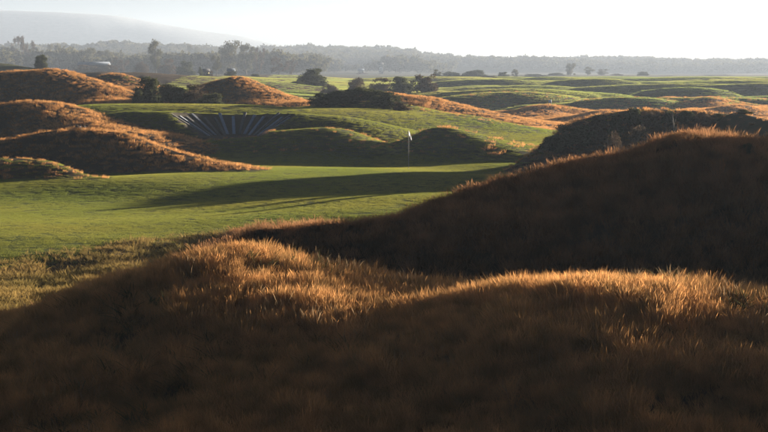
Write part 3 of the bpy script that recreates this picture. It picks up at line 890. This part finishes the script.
# --- tree belt, left to right
plant('round', 4, 44, 22, 1241, 'tree at the far left edge of the hazy belt', GB)
plant('bare', 17, 35, 22, 1179, 'tall bare tree near the left edge, tallest of the left belt', GB)
plant('bare', 31, 40, 18, 1164, 'second tall bare tree from the left edge, beside the tallest one', GB)
plant('round', 52, 39, 22, 1365, 'flat topped grey tree behind the small dark skyline bush', GB)
plant('round', 63, 44, 26, 1117, 'wide grey tree right of the small dark skyline bush', GB)
plant('round', 86, 46, 30, 1086, 'wide grey tree directly behind the long pale roof, left one', GB)
plant('round', 104, 48, 22, 1102, 'grey tree directly behind the long pale roof, right one', GB)
plant('bare', 120, 56, 22, 931, 'faint low tree right of the long pale roof', GB)
plant('tall', 155, 38, 22, 838, 'tall slender tree with a narrow crown above the blackish bush', GB)
plant('scrub', 141, 59, 18, 807, 'pale bush left of the foot of the tall slender tree', GB)
plant('scrub', 168, 57, 24, 807, 'pale bush right of the foot of the tall slender tree', GB)
plant('gorse', 186, 59, 22, 714, 'grey green bush left of the little dark conifer', GB)
plant('conifer', 200, 66, 11, 512, 'little dark conifer beside the small yellow hut', GB)
plant('round', 188, 40, 14, 1628, 'small rounded tree rising above the wood, left of the gap', GB)
plant('round', 197, 43, 12, 1628, 'smaller rounded tree rising above the wood, beside its twin', GB)
plant('tall', 216, 54, 16, 776, 'pale grey tree in front of the wood above the rounded mound', GB)
plant('round', 230, 38, 27, 962, 'tall full crowned tree above the rounded orange mound, highest there', GB)
plant('round', 246, 41, 24, 978, 'full crowned tree just right of the highest tree above the rounded mound', GB)
plant('bare', 259, 47, 16, 962, 'thin brownish tree closing the clump above the rounded mound on its right', GB)
plant('bare', 279, 56, 22, 838, 'pale bare tree standing left of the lone round grey bush', GB)
plant('bare', 291, 57, 14, 854, 'slim pale bare tree directly behind the lone round grey bush', GB)
plant('gorse', 256, 72, 14, 512, 'low bush behind the right shoulder of the rounded orange mound', GB)
# --- far right shrubs and trees
plant('round', 437, 68, 12, 652, 'small pale bare tree right of the tall bare thicket', GF)
plant('gorse', 451, 70, 24, 683, 'low mauve shrub left on the ridge of the far fairway', GF)
plant('gorse', 475, 69, 30, 683, 'wide mauve shrub on the ridge of the far fairway', GF)
plant('scrub', 489, 75, 20, 574, 'shrub at the head of the grey strip running down the far fairway', GF)
plant('gorse', 503, 71, 16, 714, 'shrub right of the wide mauve shrub on the far ridge', GF)
plant('round', 515, 68, 9, 838, 'tiny round tree above the far fairway, left one', GF)
plant('gorse', 535, 73, 28, 838, 'long low shrub below the tiny round tree on the far ridge', GF)
plant('gorse', 556, 72, 20, 900, 'low shrub left of the pale round tree on the far ridge', GF)
plant('round', 571, 62, 14, 1055, 'pale round tree, tallest on the far right fairway ridge', GF)
plant('round', 588, 66, 12, 1086, 'pale bare tree next right of the tallest tree on the far ridge', GF)
plant('round', 602, 68, 16, 1086, 'wide pale bare tree second right of the tallest tree on the far ridge', GF)
plant('scrub', 617, 73, 18, 993, 'low shrub between the pale bare trees and the round grey bush', GF)
plant('gorse', 643, 71, 15, 931, 'round grey bush standing alone on the far right skyline of the fairway', GF)
plant('scrub', 666, 77, 28, 993, 'long low shrub on the brown ridge right of the round grey bush', GF)
plant('gorse', 710, 76, 14, 985, 'dark bush on the highest point of the brown far right ridge', GF)
plant('scrub', 724, 80, 22, 985, 'low bush trailing down the ridge right of the dark far bush', GF)
plant('scrub', 586, 80, 9, 621, 'tiny brown shrub alone on the far fairway', GF)
plant('scrub', 706, 91, 9, 497, 'small dark shrub on the pale fairway at far right, left of its twin', GF)
plant('scrub', 714, 92.5, 6, 494, 'smaller dark shrub on the pale fairway at far right', GF)
plant('scrub', 758, 97, 10, 358, 'small brown shrub on the fairway at the right edge', GF)

# pale bare sapling on the right
x_, y_, z_ = at(674, 130, 53.6)
sap = empty('bare_sapling', (x_, y_, ground_z(x_, y_)))
tag(sap, 'thin pale leafless sapling forking above the right dune', 'sapling')
mesh_obj('trunk', wood_mesh('sapling_trunk', [[(0, 0, -0.1, 0.016), (-0.02, 0, 0.5, 0.013), (-0.05, 0.02, 0.9, 0.009), (-0.07, 0.02, 1.25, 0.004)]], None), sap, plain_mat('pale_bark', (0.22, 0.19, 0.16), (0.34, 0.30, 0.26), 20))
for ch in ([(-0.02, 0, 0.45, 0.008), (0.06, 0.03, 0.8, 0.006), (0.10, 0.03, 1.05, 0.003)], [(-0.04, 0.01, 0.75, 0.006), (-0.13, -0.03, 1.0, 0.003)], [(0.0, 0, 0.3, 0.007), (0.10, -0.05, 0.55, 0.004)]):
    mesh_obj('branch', wood_mesh('sapling_branch', [ch], bpy.data.materials['pale_bark']), sap)

# ------------------------------------------------------------------ wooded ridge and far woods (one mass)
wood_kinds = [leaf_cloud('wood_crown', [(r_.normal(0, 0.18), r_.normal(0, 0.18), r_.uniform(0.3, 0.8)) for _ in range(9)], [(0.22, 0.22, 0.17)] * 9, 420, 0.16, r_, M_leaf_green, 0.5)
              for r_ in [np.random.default_rng(700 + i) for i in range(5)]]
wood_c, wood_g, wood_n = tuft_collection('wood_tree', wood_kinds)
n = 14000
y = 1050 + 1600 * rng.random(n) ** 0.8
t_ = rng.uniform(-0.33, 0.33, n)
x = t_ * y
dens = np.where(y < 1860, (fbm(x / 130, y / 130, 3, 101) > 0.05) | (t_ < -0.03), 1) > 0
dens &= ~((y < 1780) & (t_ > -0.02 + 0.08 * (y - 1050) / 700))
dens &= ~((y < 1450) & (t_ > -0.04))
x, y = x[dens], y[dens]
n = len(x)
z = terrain(x, y)
hgt = (12 + 7 * (fbm(x / 80, y / 80, 3, 111) + 0.5) + rng.normal(0, 2.0, n)).clip(7, 24) * np.where(x > 0.02 * y, 0.8, 1.0)
wid = hgt * rng.uniform(0.8, 1.3, n)
scatter('far_wood', np.stack([x, y, z - 0.5], -1), np.stack([wid, wid, hgt], -1), np.stack([np.zeros(n), np.zeros(n), rng.uniform(0, 6.28, n)], -1),
        rng.integers(0, wood_n, n), wood_g, 'hazy blue grey woodland covering the long far ridge', 'woodland')
# ------------------------------------------------------------------ flagstick on the green
def lathe(name, prof, n, mat, smooth=True):
    V = []; F = []
    for (r_, z_) in prof:
        for i in range(n):
            a = 2 * math.pi * i / n
            V.append((r_ * math.cos(a), r_ * math.sin(a), z_))
    for k in range(len(prof) - 1):
        for i in range(n):
            F.append((k * n + i, k * n + (i + 1) % n, (k + 1) * n + (i + 1) % n, (k + 1) * n + i))
    return np_mesh(name, V, F, mat, smooth)

M_pole = plain_mat('pole_paint', (0.22, 0.21, 0.17), (0.30, 0.28, 0.22), 4, 0.4, 0, 0.4)
M_flag = foliage_mat('flag_cloth', [(0.0, (0.78, 0.78, 0.78)), (1.0, (0.82, 0.82, 0.82))], 0.35)
M_cup = plain_mat('cup_liner', (0.5, 0.5, 0.5), (0.6, 0.6, 0.6), 4, 0.5)
fx, fy, _ = at(408.6, 167, 113)
fz = ground_z(fx, fy)
fl = empty('golf_flag', (fx, fy, fz))
tag(fl, 'golf flagstick with limp white flag standing in the sunlit green', 'flag')
HP = at(408.6, 130.5, 113)[2] - fz
mesh_obj('pole', lathe('flag_pole', [(0.0, -0.15), (0.011, -0.15), (0.010, 1.0), (0.009, HP), (0.006, HP + 0.015), (0.0, HP + 0.02)], 10, M_pole), fl)
mesh_obj('ferrule', lathe('ferrule', [(0.0, -0.02), (0.022, -0.02), (0.022, 0.05), (0.014, 0.06)], 10, M_cup), fl)
mesh_obj('cup', lathe('cup', [(0.054, -0.12), (0.054, 0.0), (0.058, 0.003), (0.058, -0.12)], 18, M_cup), fl)
# drooping cloth: hoist runs down the pole, fly corner hangs away from it
V = []; F = []
nu, nv = 12, 14
for j in range(nv + 1):
    t_ = j / nv
    for i in range(nu + 1):
        s_ = i / nu
        fold = math.sin(s_ * 9.0 + t_ * 1.5) * 0.045 * s_
        xx = 0.010 + s_ * (0.17 + 0.05 * t_) 
        zz = HP - 0.02 - 0.31 * t_ - 0.42 * s_ ** 1.15 + 0.02 * math.sin(s_ * 7)
        V.append((xx, fold - 0.02 * s_, zz))
for j in range(nv):
    for i in range(nu):
        a = j * (nu + 1) + i
        F.append((a, a + 1, a + nu + 2, a + nu + 1))
mesh_obj('flag_cloth', np_mesh('flag_cloth', V, F, M_flag, True), fl)

# ------------------------------------------------------------------ timber-faced bunker
M_tim = [plain_mat('weathered_timber_%d' % i, c1, c2, 5, 0.85, 0.5) for i, (c1, c2) in enumerate([
    ((0.21, 0.23, 0.26), (0.35, 0.38, 0.42)), ((0.10, 0.10, 0.10), (0.19, 0.185, 0.18)), ((0.20, 0.22, 0.25), (0.34, 0.37, 0.41)), ((0.08, 0.075, 0.07), (0.15, 0.14, 0.13))])]
def timber_mesh(name, mat, L, w, th, seed):
    bm = bmesh.new()
    r = random.Random(seed)
    bmesh.ops.create_cube(bm, size=1.0)
    for v in bm.verts:
        v.co = Vector((v.co.x * w, v.co.y * th, (v.co.z + 0.5) * L))
        v.co += Vector((r.uniform(-0.012, 0.012), r.uniform(-0.008, 0.008), r.uniform(-0.03, 0.03)))
    bmesh.ops.bevel(bm, geom=bm.edges[:], offset=0.015, segments=1, affect='EDGES')
    me = bpy.data.meshes.new(name)
    bm.to_mesh(me); bm.free()
    me.materials.append(mat)
    return me
bk = empty('timber_bunker', (BX, BY0, BZ0))
tag(bk, 'bowl shaped golf bunker faced with a fan of upright weathered timbers', 'bunker')
slope_len = math.hypot(BR1 - BR0, BZ1 - BZ0)
tl = [timber_mesh('timber', M_tim[i % 4], slope_len * (0.98 - 0.035 * ((i * 5) % 8)), 0.27, 0.12, i) for i in range(8)]
NT = 16
for i in range(NT):
    th = R(4) + (math.pi - R(8)) * i / (NT - 1) + random.uniform(-0.045, 0.045)
    d = Vector((math.cos(th), math.sin(th), 0))
    up = (d * (BR1 - BR0) + Vector((0, 0, BZ1 - BZ0))).normalized()
    nrm = (d * -(BZ1 - BZ0) + Vector((0, 0, BR1 - BR0))).normalized()
    side = up.cross(nrm)
    M = Matrix((side, -nrm, up)).transposed().to_4x4()
    p = d * (BR0 - 0.05) + nrm * 0.02 + Vector((0, 0, 0.0)) - up * 0.05
    light = i in (1, 3, 5, 6, 8, 9, 12, 14)
    o = mesh_obj('timber', tl[random.choice([0, 2, 4, 6]) if light else random.choice([1, 3, 5, 7])], bk)
    o.matrix_local = Matrix.Translation(p) @ M

# ------------------------------------------------------------------ far buildings
M_wallw = plain_mat('white_render', (0.42, 0.42, 0.40), (0.52, 0.51, 0.49), 0.6, 0.8)
M_wally = plain_mat('yellow_boards', (0.40, 0.34, 0.16), (0.48, 0.41, 0.20), 0.8, 0.8)
M_roofp = plain_mat('pale_sheet_roof', (0.16, 0.19, 0.23), (0.22, 0.26, 0.31), 0.4, 0.75, 0, 0.1)
M_roofg = plain_mat('grey_tile_roof', (0.12, 0.12, 0.13), (0.2, 0.2, 0.21), 1.5, 0.8)
M_glass = plain_mat('window_glass', (0.02, 0.025, 0.03), (0.035, 0.04, 0.05), 1, 0.1, 0, 0.6)
M_walld = plain_mat('dark_boards', (0.06, 0.06, 0.06), (0.11, 0.105, 0.10), 0.8, 0.85)
M_door = plain_mat('door_paint', (0.08, 0.10, 0.12), (0.12, 0.14, 0.16), 1, 0.6)

def box_mesh(name, x0, x1, y0, y1, z0, z1, mat):
    V = [(x0, y0, z0), (x1, y0, z0), (x1, y1, z0), (x0, y1, z0), (x0, y0, z1), (x1, y0, z1), (x1, y1, z1), (x0, y1, z1)]
    return np_mesh(name, V, [(0, 3, 2, 1), (4, 5, 6, 7), (0, 1, 5, 4), (1, 2, 6, 5), (2, 3, 7, 6), (3, 0, 4, 7)], mat)

def building(name, u, vtop, y, L, D, wall_h, roof_h, wall_m, roof_m, label, rows, windows, rz=0.0, ov=0.35, lift=None):
    x, _, zt = at(u, vtop, y)
    z0 = ground_z(x, y)
    H = max(zt - z0, wall_h + roof_h)
    wh = H - roof_h
    e = empty(name, (x, y, z0), rz)
    tag(e, label, 'building')
    mesh_obj('wall', box_mesh('wall', -L / 2, L / 2, -D / 2, D / 2, -1.0, wh, wall_m), e)
    # gabled roof with overhang, 0.15 m thick
    V = []
    for s in (-1, 1):
        xe = s * (L / 2 + ov)
        for (yy, zz) in ((-D / 2 - ov, wh - ov * roof_h / (D / 2)), (0, wh + roof_h), (D / 2 + ov, wh - ov * roof_h / (D / 2))):
            V += [(xe, yy, zz + 0.02), (xe, yy, zz + 0.18)]
    F = [(1, 3, 9, 7), (3, 5, 11, 9), (0, 6, 8, 2), (2, 8, 10, 4), (0, 1, 7, 6), (4, 10, 11, 5), (0, 2, 3, 1), (2, 4, 5, 3), (6, 7, 9, 8), (8, 9, 11, 10)]
    mesh_obj('roof', np_mesh('roof', V, F, roof_m), e)
    # gable fillers
    for s in (-1, 1):
        Vg = []
        for dx_ in (0, -s * 0.2):
            Vg += [(s * L / 2 + dx_, -D / 2, wh), (s * L / 2 + dx_, D / 2, wh), (s * L / 2 + dx_, 0, wh + roof_h - 0.02)]
        me = bpy.data.meshes.new('gable')
        me.from_pydata(Vg, [], [(0, 1, 2), (3, 5, 4), (0, 3, 4, 1), (1, 4, 5, 2), (2, 5, 3, 0)])
        me.materials.append(wall_m)
        mesh_obj('gable', me, e)
    for r_ in range(rows):
        for k in range(windows):
            wx = -L / 2 + L * (k + 0.5) / windows
            zc = wh * (r_ + 0.55) / rows
            w_ = min(1.1, L / windows * 0.45); h_ = min(1.2, wh / rows * 0.4)
            if r_ == 0 and k == windows // 2:
                mesh_obj('door', box_mesh('door', wx - 0.45, wx + 0.45, -D / 2 - 0.05, -D / 2 + 0.05, 0, min(2.0, wh * 0.8), M_door), e)
                continue
            f = mesh_obj('window', box_mesh('window', wx - w_ / 2 - 0.08, wx + w_ / 2 + 0.08, -D / 2 - 0.04, -D / 2 + 0.06, zc - h_ / 2 - 0.08, zc + h_ / 2 + 0.08, M_wallw), e)
            mesh_obj('pane', box_mesh('pane', wx - w_ / 2, wx + w_ / 2, -D / 2 - 0.06, -D / 2 + 0.02, zc - h_ / 2, zc + h_ / 2, M_glass), f)
    return e
building('long_shed', 94, 62.2, 807, 15.5, 7, 2.4, 1.3, M_walld, M_roofp, 'long low building with a pale blue sheet roof behind the left dunes', 1, 5)
building('small_hut', 206, 69.3, 528, 1.9, 2.2, 1.9, 0.8, M_wally, M_roofg, 'small yellow hut beside the little dark conifer', 1, 2)
building('small_shed', 231, 69.0, 512, 2.0, 1.8, 1.5, 0.6, M_walld, M_roofp, 'tiny white roofed shed just above the rounded orange mound', 1, 2)
building('tall_house', 381, 63, 1396, 4.0, 5.0, 6.2, 1.6, M_wallw, M_roofg, 'tall narrow pale house among the far trees', 2, 2)
building('white_house', 361, 69, 1334, 5.0, 5.0, 2.6, 1.5, M_wallw, M_roofp, 'small house with a white roof left of the tall narrow house', 1, 3)

# ------------------------------------------------------------------ small things on the links
M_white = plain_mat('white_paint', (0.74, 0.74, 0.72), (0.82, 0.82, 0.80), 4, 0.5)
x_, y_, z_ = at(550, 106, 239.5)
z_ = ground_z(x_, y_)
sg = empty('marker_board', (x_, y_, z_), R(8))
tag(sg, 'tiny white marker board on the rim of a dark far mound', 'sign')
mesh_obj('board', box_mesh('board', -0.26, 0.26, -0.02, 0.02, 0.35, 0.85, M_white), sg)
for s in (-1, 1):
    mesh_obj('post', box_mesh('post', s * 0.2 - 0.03, s * 0.2 + 0.03, 0.022, 0.08, -0.2, 0.8, M_white), sg)

def rock_mesh(name, seed, mat):
    bm = bmesh.new()
    bmesh.ops.create_icosphere(bm, subdivisions=2, radius=1.0)
    r = random.Random(seed)
    dirs = [Vector((r.gauss(0, 1), r.gauss(0, 1), r.gauss(0, 1))).normalized() for _ in range(9)]
    offs = [r.uniform(0.62, 0.9) for _ in dirs]
    for v in bm.verts:
        for d, o in zip(dirs, offs):
            k = v.co.dot(d)
            if k > o: v.co -= d * (k - o)
    me = bpy.data.meshes.new(name)
    bm.to_mesh(me); bm.free()
    me.materials.append(mat)
    return me
M_rkd = plain_mat('dark_stone', (0.03, 0.03, 0.032), (0.07, 0.068, 0.066), 5, 0.9, 0.5)
M_rkp = plain_mat('blue_grey_stone', (0.26, 0.29, 0.34), (0.38, 0.42, 0.48), 5, 0.8, 0.5)
for i, (u_, v_, sx, sz, mt, lb) in enumerate([(76.5, 125, 0.17, 0.16, M_rkd, 'small dark stone left of the blue grey stone on the left mound path'),
                                              (80, 126, 0.16, 0.13, M_rkp, 'small blue grey stone between two dark stones on the left mound'),
                                              (84, 125, 0.18, 0.17, M_rkd, 'small dark stone right of the blue grey stone on the left mound')]):
    x_, y_, z_ = at(u_, v_, 111.5)
    o = mesh_obj('stone', rock_mesh('stone', 40 + i, mt))
    o.location = (x_, y_, ground_z(x_, y_) + sz * 0.55 + 0.1)
    o.scale = (sx, sx * 0.8, sz * 1.3)
    o.rotation_euler = (0, 0, i * 1.3)
    tag(o, lb, 'stone', 'three stones on the left mound')
# ------------------------------------------------------------------ haze
hz = 5600
hv = [(-hz, -60, -6), (hz, -60, -6), (hz, 5500, -6), (-hz, 5500, -6), (-hz, -60, 190), (hz, -60, 190), (hz, 5500, 190), (-hz, 5500, 190)]
hf = [(0, 3, 2, 1), (4, 5, 6, 7), (0, 1, 5, 4), (1, 2, 6, 5), (2, 3, 7, 6), (3, 0, 4, 7)]
m, nt, out = new_mat('morning_haze')
pv = N(nt, 'ShaderNodeVolumePrincipled')
pv.inputs['Color'].default_value = (0.475, 0.57, 0.70, 1)
pv.inputs['Density'].default_value = 0.00022
pv.inputs['Anisotropy'].default_value = 0.3
nt.links.new(pv.outputs[0], out.inputs['Volume'])
haze = mesh_obj('haze', np_mesh('haze', hv, hf, m))
tag(haze, 'pale morning haze filling the air over the links', 'haze', kind='stuff')
